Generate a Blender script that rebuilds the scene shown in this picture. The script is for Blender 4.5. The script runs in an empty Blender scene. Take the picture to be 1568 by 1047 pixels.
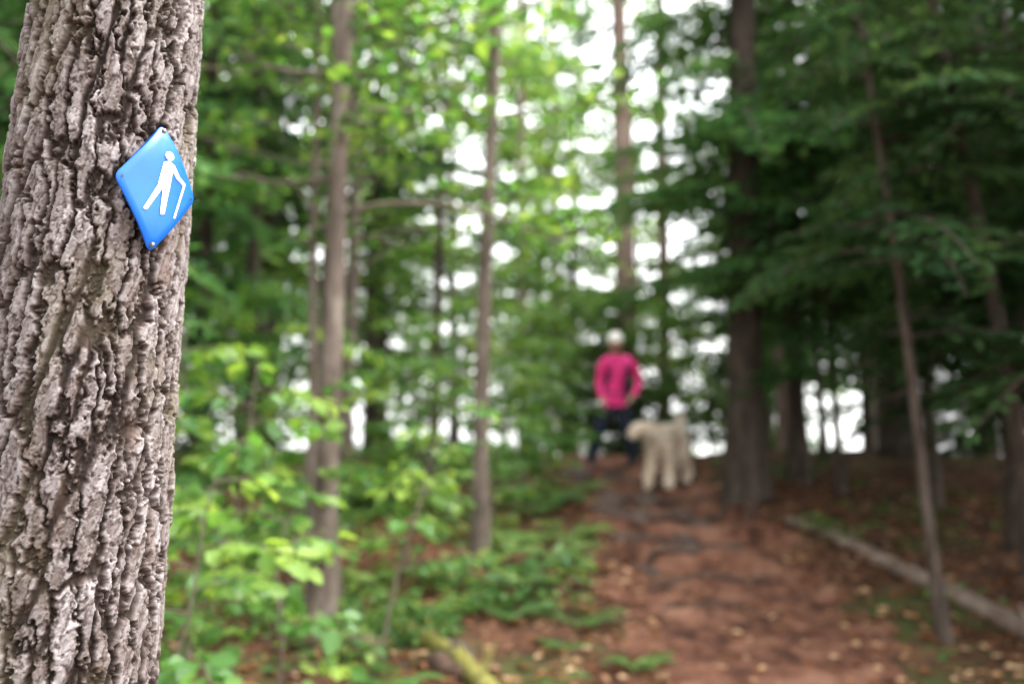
import bpy, math, random
import numpy as np
from mathutils import Vector, Matrix
R = np.random.default_rng(7)
random.seed(7)
scene = bpy.context.scene
COL = scene.collection

# ---------------------------------------------------------------- noise
TT = np.random.default_rng(1).random((6, 512, 512))
def vn(x, y, k=0, px=512):
    xi = np.floor(x).astype(int); yi = np.floor(y).astype(int)
    fx = x - xi; fy = y - yi
    fx = fx*fx*(3-2*fx); fy = fy*fy*(3-2*fy)
    T = TT[k]; x0 = (xi % px) % 512; x1 = ((xi+1) % px) % 512; y0 = yi % 512; y1 = (yi+1) % 512
    return (T[x0, y0]*(1-fx)+T[x1, y0]*fx)*(1-fy) + (T[x0, y1]*(1-fx)+T[x1, y1]*fx)*fy
def voro(x, y, px, k):
    xi = np.floor(x).astype(int); yi = np.floor(y).astype(int)
    f1 = np.full(x.shape, 9.0); f2 = np.full(x.shape, 9.0)
    r = np.zeros(x.shape); r2 = np.zeros(x.shape); ox = np.zeros(x.shape); oy = np.zeros(x.shape)
    for dx in (-1, 0, 1):
        for dy in (-1, 0, 1):
            cx = (xi+dx) % px; cy = (yi+dy) % 512
            qx = xi+dx+.5+.85*(TT[k][cx, cy]-.5) - x
            qy = yi+dy+.5+.85*(TT[(k+1) % 6][cx, cy]-.5) - y
            d = np.sqrt(qx*qx+qy*qy)
            m = d < f1
            f2 = np.where(m, f1, np.minimum(f2, d))
            f1 = np.where(m, d, f1)
            r = np.where(m, TT[(k+2) % 6][cx, cy], r); r2 = np.where(m, TT[(k+3) % 6][cx, cy], r2)
            ox = np.where(m, qx, ox); oy = np.where(m, qy, oy)
    return f1, f2, r, r2, ox, oy
def sst(a, b, x):
    t = np.clip((x-a)/(b-a), 0, 1); return t*t*(3-2*t)

# ---------------------------------------------------------------- materials
def new_mat(name):
    m = bpy.data.materials.new(name); m.use_nodes = True
    nt = m.node_tree; nt.nodes.clear()
    return m, nt, nt.nodes, nt.links
def noise_mat(name, cols, scale=8, rough=.85, bump=.3, detail=6, bscale=None, stretch=(1, 1, 1), spec=.3, bdist=.02):
    m, nt, N, L = new_mat(name)
    out = N.new('ShaderNodeOutputMaterial'); p = N.new('ShaderNodeBsdfPrincipled')
    tc = N.new('ShaderNodeTexCoord'); mp = N.new('ShaderNodeMapping'); mp.inputs['Scale'].default_value = stretch
    no = N.new('ShaderNodeTexNoise'); no.inputs['Scale'].default_value = scale; no.inputs['Detail'].default_value = detail
    no.inputs['Roughness'].default_value = .65
    cr = N.new('ShaderNodeValToRGB'); cr.color_ramp.elements.remove(cr.color_ramp.elements[0])
    n = len(cols)
    cr.color_ramp.elements[0].position = .3; cr.color_ramp.elements[0].color = (*cols[0], 1)
    for i in range(1, n):
        e = cr.color_ramp.elements.new(.3+.4*i/(n-1)); e.color = (*cols[i], 1)
    L.new(tc.outputs['Object'], mp.inputs['Vector']); L.new(mp.outputs[0], no.inputs['Vector'])
    L.new(no.outputs['Fac'], cr.inputs[0]); L.new(cr.outputs[0], p.inputs['Base Color'])
    p.inputs['Roughness'].default_value = rough; p.inputs['Specular IOR Level'].default_value = spec
    if bump:
        n2 = N.new('ShaderNodeTexNoise'); n2.inputs['Scale'].default_value = bscale or scale*3; n2.inputs['Detail'].default_value = 5
        bp = N.new('ShaderNodeBump'); bp.inputs['Strength'].default_value = bump; bp.inputs['Distance'].default_value = bdist
        L.new(mp.outputs[0], n2.inputs['Vector']); L.new(n2.outputs['Fac'], bp.inputs['Height']); L.new(bp.outputs[0], p.inputs['Normal'])
    L.new(p.outputs[0], out.inputs[0])
    return m
def leaf_mat(name, c1, c2, c3, trans=.45, tboost=1.6, gloss=.0):
    """colour varies per leaf with the 'rnd' attribute; leaves let light through"""
    m, nt, N, L = new_mat(name)
    out = N.new('ShaderNodeOutputMaterial')
    p = N.new('ShaderNodeBsdfPrincipled' if gloss else 'ShaderNodeBsdfDiffuse')
    at = N.new('ShaderNodeAttribute'); at.attribute_name = 'rnd'
    cr = N.new('ShaderNodeValToRGB')
    cr.color_ramp.elements[0].color = (*c1, 1); cr.color_ramp.elements[0].position = .0
    cr.color_ramp.elements[1].color = (*c3, 1); cr.color_ramp.elements[1].position = 1
    e = cr.color_ramp.elements.new(.55); e.color = (*c2, 1)
    L.new(at.outputs['Fac'], cr.inputs[0]); L.new(cr.outputs[0], p.inputs[0])
    if gloss: p.inputs['Roughness'].default_value = .42; p.inputs['Specular IOR Level'].default_value = gloss
    tr = N.new('ShaderNodeBsdfTranslucent')
    mu = N.new('ShaderNodeMix'); mu.data_type = 'RGBA'; mu.blend_type = 'MULTIPLY'; mu.inputs[0].default_value = 1
    mu.inputs[7].default_value = (tboost*1.25, tboost*1.15, tboost*.75, 1)
    L.new(cr.outputs[0], mu.inputs[6]); L.new(mu.outputs[2], tr.inputs[0])
    mx = N.new('ShaderNodeMixShader'); mx.inputs[0].default_value = trans
    L.new(p.outputs[0], mx.inputs[1]); L.new(tr.outputs[0], mx.inputs[2]); L.new(mx.outputs[0], out.inputs[0])
    return m
M = {}
M['bark_dark'] = noise_mat('bark_dark', [(.02, .014, .011), (.055, .04, .03), (.10, .08, .065)], 14, bump=.6, stretch=(1, 1, .25))
M['bark_mid'] = noise_mat('bark_mid', [(.05, .038, .03), (.12, .09, .073), (.21, .175, .15)], 9, bump=.6, stretch=(1, 1, .3))
M['bark_pine'] = noise_mat('bark_pine', [(.12, .075, .06), (.21, .14, .115), (.30, .23, .20)], 8, bump=.5, stretch=(1, 1, .3))
M['bark_moss'] = noise_mat('bark_moss', [(.07, .05, .035), (.13, .10, .06), (.10, .13, .03)], 6, bump=.6, stretch=(1, 1, .5))
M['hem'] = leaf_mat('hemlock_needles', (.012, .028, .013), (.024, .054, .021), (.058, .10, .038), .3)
M['hem_lit'] = leaf_mat('conifer_needles_lit', (.022, .058, .022), (.05, .12, .040), (.11, .20, .065), .4)  # lighter copy of the hemlock needles, lit look put into the colour
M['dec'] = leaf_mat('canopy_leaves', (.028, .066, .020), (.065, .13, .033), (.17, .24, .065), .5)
M['maple'] = leaf_mat('maple_leaves', (.022, .066, .018), (.066, .16, .030), (.20, .29, .05), .45, gloss=.3)
M['cover'] = leaf_mat('undergrowth_leaves', (.025, .07, .020), (.07, .155, .036), (.21, .28, .065), .4, gloss=.25)
M['litter'] = leaf_mat('litter_leaves', (.08, .03, .015), (.22, .10, .05), (.45, .30, .18), .1)
M['rock'] = noise_mat('rock_stone', [(.03, .023, .02), (.07, .048, .038), (.12, .085, .068)], 6, bump=.6)
M['root'] = noise_mat('root_bark', [(.025, .014, .010), (.06, .034, .024), (.12, .07, .05)], 10, bump=.5)
M['log'] = noise_mat('log_bark', [(.09, .06, .045), (.17, .12, .095), (.27, .21, .17)], 8, bump=.5)
M['moss'] = noise_mat('moss_log', [(.07, .045, .02), (.14, .13, .03), (.23, .21, .045)], 9, bump=.7)

# ---------------------------------------------------------------- mesh builder (all quads)
LT6 = np.array([(0, 0), (.3, .5), (.7, .42), (1, 0), (.7, -.42), (.3, -.5)])
class MB:
    def __init__(s): s.v = []; s.f = []; s.m = []; s.a = []; s.n = 0
    def add(s, v, f, mi, a=.5):
        s.v.append(v); s.f.append(f+s.n); s.m.append(np.full(len(f), mi, int))
        s.a.append(np.full(len(v), a) if np.isscalar(a) else a); s.n += len(v)
    def tube(s, P, rad, sides=6, mi=0, rough=0.0):
        P = np.asarray(P, float); n = len(P); rad = np.broadcast_to(rad, (n,))
        T = np.gradient(P, axis=0); T /= np.linalg.norm(T, axis=1)[:, None]+1e-9
        ref = np.array([0, 0, 1.0]) if abs(T[:, 2]).mean() < .8 else np.array([1.0, 0, 0])
        A = np.cross(T, ref); A /= np.linalg.norm(A, axis=1)[:, None]+1e-9; B = np.cross(T, A)
        th = np.linspace(0, 2*np.pi, sides, endpoint=False)
        rr = rad[:, None]*(1+rough*(R.random((n, sides))-.5))
        V = P[:, None]+rr[..., None]*(A[:, None]*np.cos(th)[None, :, None]+B[:, None]*np.sin(th)[None, :, None])
        i = np.arange(n-1)[:, None]*sides; j = np.arange(sides)[None]; j2 = (j+1) % sides
        F = np.stack([i+j, i+j2, i+sides+j2, i+sides+j], -1).reshape(-1, 4)
        s.add(V.reshape(-1, 3), F, mi)
    def leaves(s, c, a, nrm, Ln, W, mi, rnd, fold=.12):
        n = len(c)
        if n == 0: return
        a = a/(np.linalg.norm(a, axis=1)[:, None]+1e-9)
        sd = np.cross(nrm, a); sd /= np.linalg.norm(sd, axis=1)[:, None]+1e-9
        up = np.cross(a, sd)
        Ln = np.broadcast_to(Ln, (n,)); W = np.broadcast_to(W, (n,))
        V = c[:, None]+a[:, None]*(LT6[None, :, 0]*Ln[:, None])[..., None]+sd[:, None]*(LT6[None, :, 1]*W[:, None])[..., None]\
            + up[:, None]*(np.abs(LT6[None, :, 1])*W[:, None]*fold*2-(LT6[None, :, 0]**2)*Ln[:, None]*.15)[..., None]
        b = np.arange(n)[:, None]*6
        F = np.stack([b+np.array([[0, 1, 2, 3]]), b+np.array([[0, 3, 4, 5]])], 1).reshape(-1, 4)
        s.add(V.reshape(-1, 3), F, mi, np.repeat(rnd, 6))
    def mesh(s, name, mats, smooth=True):
        V = np.concatenate(s.v); F = np.concatenate(s.f); MI = np.concatenate(s.m); A = np.concatenate(s.a)
        me = bpy.data.meshes.new(name)
        me.vertices.add(len(V)); me.vertices.foreach_set('co', V.astype(np.float32).ravel())
        me.loops.add(len(F)*4); me.loops.foreach_set('vertex_index', F.astype(np.int32).ravel())
        me.polygons.add(len(F)); me.polygons.foreach_set('loop_start', np.arange(0, len(F)*4, 4, dtype=np.int32))
        me.polygons.foreach_set('material_index', MI.astype(np.int32))
        me.polygons.foreach_set('use_smooth', np.full(len(F), smooth))
        for m in mats: me.materials.append(m)
        at = me.attributes.new('rnd', 'FLOAT', 'POINT'); at.data.foreach_set('value', A.astype(np.float32))
        me.update(calc_edges=True); me.validate()
        return me
def obj(name, me, loc=(0, 0, 0), rot=(0, 0, 0), sc=1, parent=None):
    o = bpy.data.objects.new(name, me); COL.objects.link(o)
    o.location = loc; o.rotation_euler = rot; o.scale = (sc, sc, sc) if np.isscalar(sc) else sc
    if parent: o.parent = parent
    return o
def empty(name, loc=(0, 0, 0), rot=(0, 0, 0)):
    o = bpy.data.objects.new(name, None); COL.objects.link(o); o.location = loc; o.rotation_euler = rot; o.empty_display_size = .2
    return o

# ---------------------------------------------------------------- terrain
def prof(y): return np.interp(y, [-60, -5, 3, 5, 8, 12.2, 14.5, 17, 30, 100, 1600], [-4, -.15, 0, .02, .46, 1.08, 1.22, .85, -1.6, -12, -70])
def trail_x(y): return np.interp(y, [-5, 4, 8, 10.3, 12.2, 15, 20], [1.2, 1.42, 1.6, 1.56, 1.42, 1.1, .6])
def g(x, y):
    x = np.asarray(x, float); y = np.asarray(y, float)
    z = (prof(y-.8)+prof(y)+prof(y+.8))/3
    near = np.exp(-((y-8)/25)**2)
    d = np.abs(x-trail_x(y))
    off = sst(.6, 1.3, d)
    z = z+near*(.16*(vn(x*.6+40, y*.6+40, 0)-.5)*off+.10*(vn(x*1.9+40, y*1.9+40, 1)-.5)*(.3+.7*off)+.035*(vn(x*6+90, y*6+90, 2)-.5))
    z = z-.06*(1-off)*near
    steps = sst(7.0, 8.4, y)*(1-sst(12.5, 13, y)); q = (y*1.1+.3*x+.5*vn(x*2+9, y*.5+9, 3)) % 1.0
    z = z+steps*(1-off)*(.17*(sst(.35, .5, q)-q)+.13*(vn(x*3.5+20, y*3.5+20, 4)-.5))
    return z
def axis(lo, c0, c1, hi, step, grow=1.18):
    mid = np.arange(c0, c1+step/2, step); L = []; s = step; q = c0
    while q > lo: s *= grow; q -= s; L.append(q)
    Rr = []; s = step; q = mid[-1]
    while q < hi: s *= grow; q += s; Rr.append(q)
    return np.concatenate([L[::-1], mid, Rr])
gx = axis(-1200, -6, 8, 1200, .07); gy = axis(-200, 2, 16, 1500, .07)
GX, GY = np.meshgrid(gx, gy, indexing='ij'); GZ = g(GX, GY)
V = np.stack([GX, GY, GZ], -1).reshape(-1, 3); ny = len(gy)
ii, jj = np.meshgrid(np.arange(len(gx)-1), np.arange(ny-1), indexing='ij')
b0 = (ii*ny+jj).ravel(); F = np.stack([b0, b0+ny, b0+ny+1, b0+1], 1)
def ground_mat(name, trail):
    m, nt, N, L = new_mat(name)
    out = N.new('ShaderNodeOutputMaterial'); p = N.new('ShaderNodeBsdfPrincipled'); tc = N.new('ShaderNodeTexCoord')
    def noise(sc, det=6):
        n = N.new('ShaderNodeTexNoise'); n.inputs['Scale'].default_value = sc; n.inputs['Detail'].default_value = det; n.inputs['Roughness'].default_value = .7
        L.new(tc.outputs['Object'], n.inputs['Vector']); return n
    def ramp(n, st):
        cr = N.new('ShaderNodeValToRGB'); cr.color_ramp.elements[0].position = st[0][0]; cr.color_ramp.elements[0].color = (*st[0][1], 1)
        cr.color_ramp.elements[1].position = st[-1][0]; cr.color_ramp.elements[1].color = (*st[-1][1], 1)
        for q, c in st[1:-1]: e = cr.color_ramp.elements.new(q); e.color = (*c, 1)
        L.new(n.outputs['Fac'], cr.inputs[0]); return cr
    a = noise(3.2)
    if trail: ca = ramp(a, [(.38, (.045, .020, .013)), (.5, (.135, .060, .038)), (.64, (.23, .12, .082))])
    else: ca = ramp(a, [(.32, (.025, .014, .009)), (.5, (.075, .036, .021)), (.68, (.16, .078, .047))])
    b = noise(1.1, 4); cb = ramp(b, [(.5, (0, 0, 0)), (.66, (1, 1, 1))] if not trail else [(.75, (0, 0, 0)), (.9, (1, 1, 1))])
    mx = N.new('ShaderNodeMix'); mx.data_type = 'RGBA'
    L.new(cb.outputs[0], mx.inputs[0]); L.new(ca.outputs[0], mx.inputs[6]); mx.inputs[7].default_value = (.05, .07, .02, 1)
    c = noise(60, 3); cc = ramp(c, [(.35, (.6, .6, .6)), (.65, (1.35, 1.3, 1.25))])
    mu = N.new('ShaderNodeMix'); mu.data_type = 'RGBA'; mu.blend_type = 'MULTIPLY'; mu.inputs[0].default_value = 1
    L.new(mx.outputs[2], mu.inputs[6]); L.new(cc.outputs[0], mu.inputs[7]); L.new(mu.outputs[2], p.inputs['Base Color'])
    bp = N.new('ShaderNodeBump'); bp.inputs['Strength'].default_value = .7; bp.inputs['Distance'].default_value = .03
    d = noise(28); L.new(d.outputs['Fac'], bp.inputs['Height']); L.new(bp.outputs[0], p.inputs['Normal'])
    p.inputs['Roughness'].default_value = .9; p.inputs['Specular IOR Level'].default_value = .15
    L.new(p.outputs[0], out.inputs[0]); return m
mb = MB(); mb.add(V, F, 0); obj('ground', mb.mesh('ground', [ground_mat('forest_floor', False)]))
FC = V[F].mean(1)
ds = np.abs(FC[:, 0]-trail_x(FC[:, 1])) + .35*(vn(FC[:, 0]*3+50, FC[:, 1]*3+50, 3)-.5)+.2*(vn(FC[:, 0]*11+50, FC[:, 1]*11+50, 4)-.5)
wid = np.interp(FC[:, 1], [3, 6, 9, 12, 16], [.95, .85, .75, .8, .6])
sel = (ds < wid) & (FC[:, 1] > -3) & (FC[:, 1] < 18)
Fs = F[sel]; uq, inv = np.unique(Fs, return_inverse=True)
Vt = V[uq]+np.array([0, 0, .006]); mb = MB(); mb.add(Vt, inv.reshape(-1, 4), 0)
obj('dirt_trail', mb.mesh('dirt_trail', [ground_mat('pine_needle_trail', True)]))

# ---------------------------------------------------------------- hero tree (bark in numpy)
def hero_tree():
    nu = 500; zs = np.concatenate([np.arange(-.25, .95, .02), np.arange(.95, 2.42, .0017), np.arange(2.42, 7, .02)])
    cu = np.linspace(0, 1, nu, endpoint=False)
    U, Z = np.meshgrid(cu, zs, indexing='ij')
    def fb(fu, fz, k, o=3):
        s_ = 0; a_ = 1; t_ = 0
        for i in range(o):
            s_ = s_+a_*(vn(U*fu*2**i, Z*fz*2**i+17*i+3, (k+i) % 6, fu*2**i)-.5); t_ += a_; a_ *= .6
        return s_/t_
    w1 = fb(12, 6, 0, 3); w2 = fb(40, 30, 2, 3); w3 = fb(130, 110, 4, 3)
    # long vertical ridges split by narrow furrows with ragged edges
    f1, f2, r, r2, ox, oy = voro(U*31+1.7*w1+.9*w2+.5*w3, Z*7.0+1.4*w1+.5*w2+.4*w3+20, 31, 0)
    e1 = (f2-f1)+.10*w3
    groove = sst(.02, .32, e1)
    # plates on the ridges
    a1, a2, s1, s2, bx, by = voro(U*52+1.5*w1+1.3*w2+.7*w3, Z*23+1.2*w1+1.6*w2+.6*w3+41, 52, 3)
    c1 = sst(.0, .16, (a2-a1)+.06*w3)
    # flakes on the plates
    b1, b2, t1, t2, hx_, hy_ = voro(U*104+2*w1+2.2*w2+1.1*w3, Z*56+2*w2+1.2*w3+9, 104, 1)
    c2 = sst(.0, .14, b2-b1)
    d1, d2, v1, v2, ix, iy = voro(U*210+3*w2+2.2*w3, Z*140+3*w2+2*w3+5, 210, 2)
    c3 = sst(.0, .2, d2-d1)
    grit = fb(260, 300, 3, 2)
    ridge = .0088*groove*(.8+.35*r)
    h = ridge+(.35+.65*groove)*(.0034*s1+.0020*c1+.0026*(s2-.5)*by+.0019*t1+.0008*c2+.0014*(t2-.5)*hy_*2+.0009*v1+.0004*c3)+.0006*grit
    h += .006*fb(8, 5, 5, 2)
    rad = np.interp(zs, [-.25, 0, .4, 1.1, 2.2, 7], [.24, .195, .165, .146, .121, .10])[None]
    rr = rad-.0095+h
    th = U*2*np.pi
    cx = -.647+.058*(Z-1.62); cy = 1.5+.01*(Z-1.6)
    Vv = np.stack([cx+rr*np.cos(th), cy+rr*np.sin(th), Z], -1).reshape(-1, 3)
    nz = len(zs); i = np.arange(nu)[:, None]; j = np.arange(nz-1)[None]
    i2 = (i+1) % nu
    Fv = np.stack([i*nz+j, i2*nz+j, i2*nz+j+1, i*nz+j+1], -1).reshape(-1, 4)
    mb = MB(); a = np.clip((.06+.47*groove+.16*(s1-.5)+.15*(t1-.5)+.10*(v1-.5)+.25*fb(22, 14, 1, 3)+.2*grit)*(.6+.4*c1)*(.76+.24*c2)+.05*r, 0, 1).ravel()  # furrows and cracks darker: real bark tone, deepened to stand in for crevice shade
    mb.add(Vv, Fv, 0, a)
    m, nt, N, L = new_mat('pine_bark')
    out = N.new('ShaderNodeOutputMaterial'); p = N.new('ShaderNodeBsdfPrincipled'); tc = N.new('ShaderNodeTexCoord')
    at = N.new('ShaderNodeAttribute'); at.attribute_name = 'rnd'
    cr = N.new('ShaderNodeValToRGB'); E = cr.color_ramp.elements
    E[0].position = 0; E[0].color = (.015, .009, .007, 1); E[1].position = .9; E[1].color = (.38, .35, .35, 1)
    for q_, c_ in [(.22, (.040, .027, .021)), (.42, (.098, .077, .070)), (.62, (.190, .166, .163))]: e = E.new(q_); e.color = (*c_, 1)
    L.new(at.outputs['Fac'], cr.inputs[0])
    def mixn(prev, sc, lo, hi, colr, fac, st=(1, 1, .5)):
        mp = N.new('ShaderNodeMapping'); mp.inputs['Scale'].default_value = st; L.new(tc.outputs['Object'], mp.inputs[0])
        n = N.new('ShaderNodeTexNoise'); n.inputs['Scale'].default_value = sc; n.inputs['Detail'].default_value = 5; L.new(mp.outputs[0], n.inputs['Vector'])
        mr = N.new('ShaderNodeMapRange'); mr.inputs[1].default_value = lo; mr.inputs[2].default_value = hi; mr.inputs[4].default_value = fac
        L.new(n.outputs['Fac'], mr.inputs[0])
        mx = N.new('ShaderNodeMix'); mx.data_type = 'RGBA'; L.new(mr.outputs[0], mx.inputs[0]); L.new(prev, mx.inputs[6]); mx.inputs[7].default_value = (*colr, 1)
        return mx.outputs[2]
    c = mixn(cr.outputs[0], 8, .5, .72, (.115, .10, .05), .5)
    c = mixn(c, 34, .58, .72, (.09, .055, .04), .5, (1, 1, .3))
    L.new(c, p.inputs['Base Color'])
    n = N.new('ShaderNodeTexNoise'); n.inputs['Scale'].default_value = 420; n.inputs['Detail'].default_value = 6; n.inputs['Roughness'].default_value = .7; L.new(tc.outputs['Object'], n.inputs['Vector'])
    bp = N.new('ShaderNodeBump'); bp.inputs['Strength'].default_value = .8; bp.inputs['Distance'].default_value = .002
    L.new(n.outputs['Fac'], bp.inputs['Height']); L.new(bp.outputs[0], p.inputs['Normal'])
    p.inputs['Roughness'].default_value = .8; p.inputs['Specular IOR Level'].default_value = .25
    L.new(p.outputs[0], out.inputs[0])
    root = empty('pine_tree')
    obj('trunk', mb.mesh('pine_trunk', [m]), parent=root)
    return root
hero = hero_tree()

# ---------------------------------------------------------------- trail marker sign
def plain(name, c, rough=.5, spec=.5, bump=0, sc=40):
    return noise_mat(name, [tuple(x*.88 for x in c), c, tuple(min(1, x*1.08) for x in c)], sc, rough, bump, spec=spec, bdist=.004)
def sign():
    s = empty('trail_marker_sign')
    yaw = math.radians(54); roll = math.radians(-3.4)
    nrm = Vector((math.sin(yaw), -math.cos(yaw), 0)); tx = Vector((math.cos(yaw), math.sin(yaw), 0)); tz = Vector((0, 0, 1))
    ex = tx*math.cos(roll)+tz*math.sin(roll-.055); ez = tz*math.cos(roll)-tx*math.sin(roll)
    C = Vector((-.5065, 1.409, 1.847))
    Mx = Matrix((( ex.x, -nrm.x, ez.x, C.x), (ex.y, -nrm.y, ez.y, C.y), (ex.z, -nrm.z, ez.z, C.z), (0, 0, 0, 1)))
    Mx = Matrix.LocRotScale(*Mx.decompose())
    # local: x right, z up, -y toward viewer
    bend = lambda x, z: 2.2*x*x + (4.2 if z > 0 else 2.4)*max(0, abs(z)-.04)**2
    hw, hh = .067, .0975
    corners = [(0, hh), (hw, 0), (0, -hh), (-hw, 0)]
    outl = []
    for k in range(4):
        p = np.array(corners[k]); a = np.array(corners[k-1]); b = np.array(corners[(k+1) % 4])
        da = (a-p)/np.linalg.norm(a-p); db = (b-p)/np.linalg.norm(b-p); rr = .012
        p0 = p+da*rr; p1 = p+db*rr
        for t in np.linspace(0, 1, 7): outl.append((1-t)**2*p0+2*t*(1-t)*p+t*t*p1)
        q1 = b+(p-b)/np.linalg.norm(p-b)*rr
        for t in (.2, .4, .6, .8): outl.append(p1+(q1-p1)*t)
    outl = np.array(outl); n = len(outl)
    vs = []; fs = []
    rings = [(1.0, .0012), (.985, 0), (.8, 0), (.6, 0), (.4, 0), (.2, 0), (.02, 0)]
    for k, (sc, dz) in enumerate(rings):
        for p in outl: vs.append((p[0]*sc, bend(p[0]*sc, p[1]*sc)+dz, p[1]*sc))
    for k in range(len(rings)-1):
        for i in range(n): fs.append((k*n+i, (k+1)*n+i, (k+1)*n+(i+1) % n, k*n+(i+1) % n))
    back = len(vs)
    for p in outl: vs.append((p[0], bend(*p)+.0026, p[1]))
    for i in range(n): fs.append((i, (i+1) % n, back+(i+1) % n, back+i))
    fs.append(tuple(range(back, back+n))); fs.append(tuple(range((len(rings)-1)*n, len(rings)*n))[::-1])
    me = bpy.data.meshes.new('plate'); me.from_pydata(vs, [], fs); me.update()
    for p in me.polygons: p.use_smooth = True
    blue = plain('blue_plastic', (.006, .095, .42), .34, .35, .05, 9); me.materials.append(blue)
    o = obj('plate', me, parent=s)
    white = plain('white_paint', (.74, .76, .78), .4); dark = plain('dark_hole', (.02, .02, .025), .6); steel = plain('nail_steel', (.25, .24, .23), .4)
    def cv(x, y):
        dx = x-239; dy = y-288
        return ((dx+.063*dy)/905, -(dy-.39*dx)/1045)
    polys = []
    polys.append([cv(*q) for q in [(242, 250), (250, 248), (258, 256), (255, 272), (252, 296), (237, 290), (235, 284), (238, 268)]])
    def bar(a, b, wa, wb):
        a = np.array(a, float); b = np.array(b, float); d = (b-a)/np.linalg.norm(b-a); s_ = np.array([-d[1], d[0]])
        return [cv(*q) for q in (a+s_*wa/2, a-d*wa*.25, a-s_*wa/2, b-s_*wb/2, b+d*wb*.2, b+s_*wb/2)]
    polys += [bar((255, 257), (265, 275), 7, 5), bar((263, 273), (276, 287), 5.5, 4.5), bar((276, 286), (262, 337), 3.4, 3.2),
              bar((240, 284), (219, 319), 9, 6), bar((247, 290), (243, 329), 10, 6.5)]
    polys.append([(cv(250, 241)[0]+.0072*math.cos(t), cv(250, 241)[1]+.0066*math.sin(t)) for t in np.linspace(0, 2*math.pi, 20, endpoint=False)])
    vs = []; fs = []
    for kk, P in enumerate(polys):
        lift = -.0009-.00012*kk
        c = np.mean(P, 0); b0 = len(vs)
        vs.append((c[0], bend(*c)+lift, c[1]))
        for q in P: vs.append((q[0], bend(*q)+lift, q[1]))
        for i in range(len(P)): fs.append((b0, b0+1+i, b0+1+(i+1) % len(P)))
    me = bpy.data.meshes.new('hiker_pictogram'); me.from_pydata(vs, [], fs); me.update(); me.materials.append(white)
    obj('hiker_pictogram', me, parent=s)
    vs = []; fs = []; mi = []
    for (x, z, r_, m_) in [(-.057, .001, .0021, 0), (.057, -.001, .0021, 0), (0, .085, .0038, 0), (0, -.085, .0038, 0), (0, .0865, .0024, 1), (0, -.084, .0024, 1)]:
        b0 = len(vs); l = -.0008 if m_ == 0 else -.004
        vs.append((x, bend(x, z)+l-.0008*m_, z))
        for t in np.linspace(0, 2*math.pi, 12, endpoint=False): vs.append((x+r_*math.cos(t), bend(x, z)+l, z+r_*math.sin(t)))
        for i in range(12): fs.append((b0, b0+1+i, b0+1+(i+1) % 12)); mi.append(m_)
    me = bpy.data.meshes.new('nails'); me.from_pydata(vs, [], fs); me.update(); me.materials.append(dark); me.materials.append(steel)
    me.polygons.foreach_set('material_index', mi)
    obj('nails', me, parent=s)
    s.matrix_world = Mx
sign()

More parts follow.
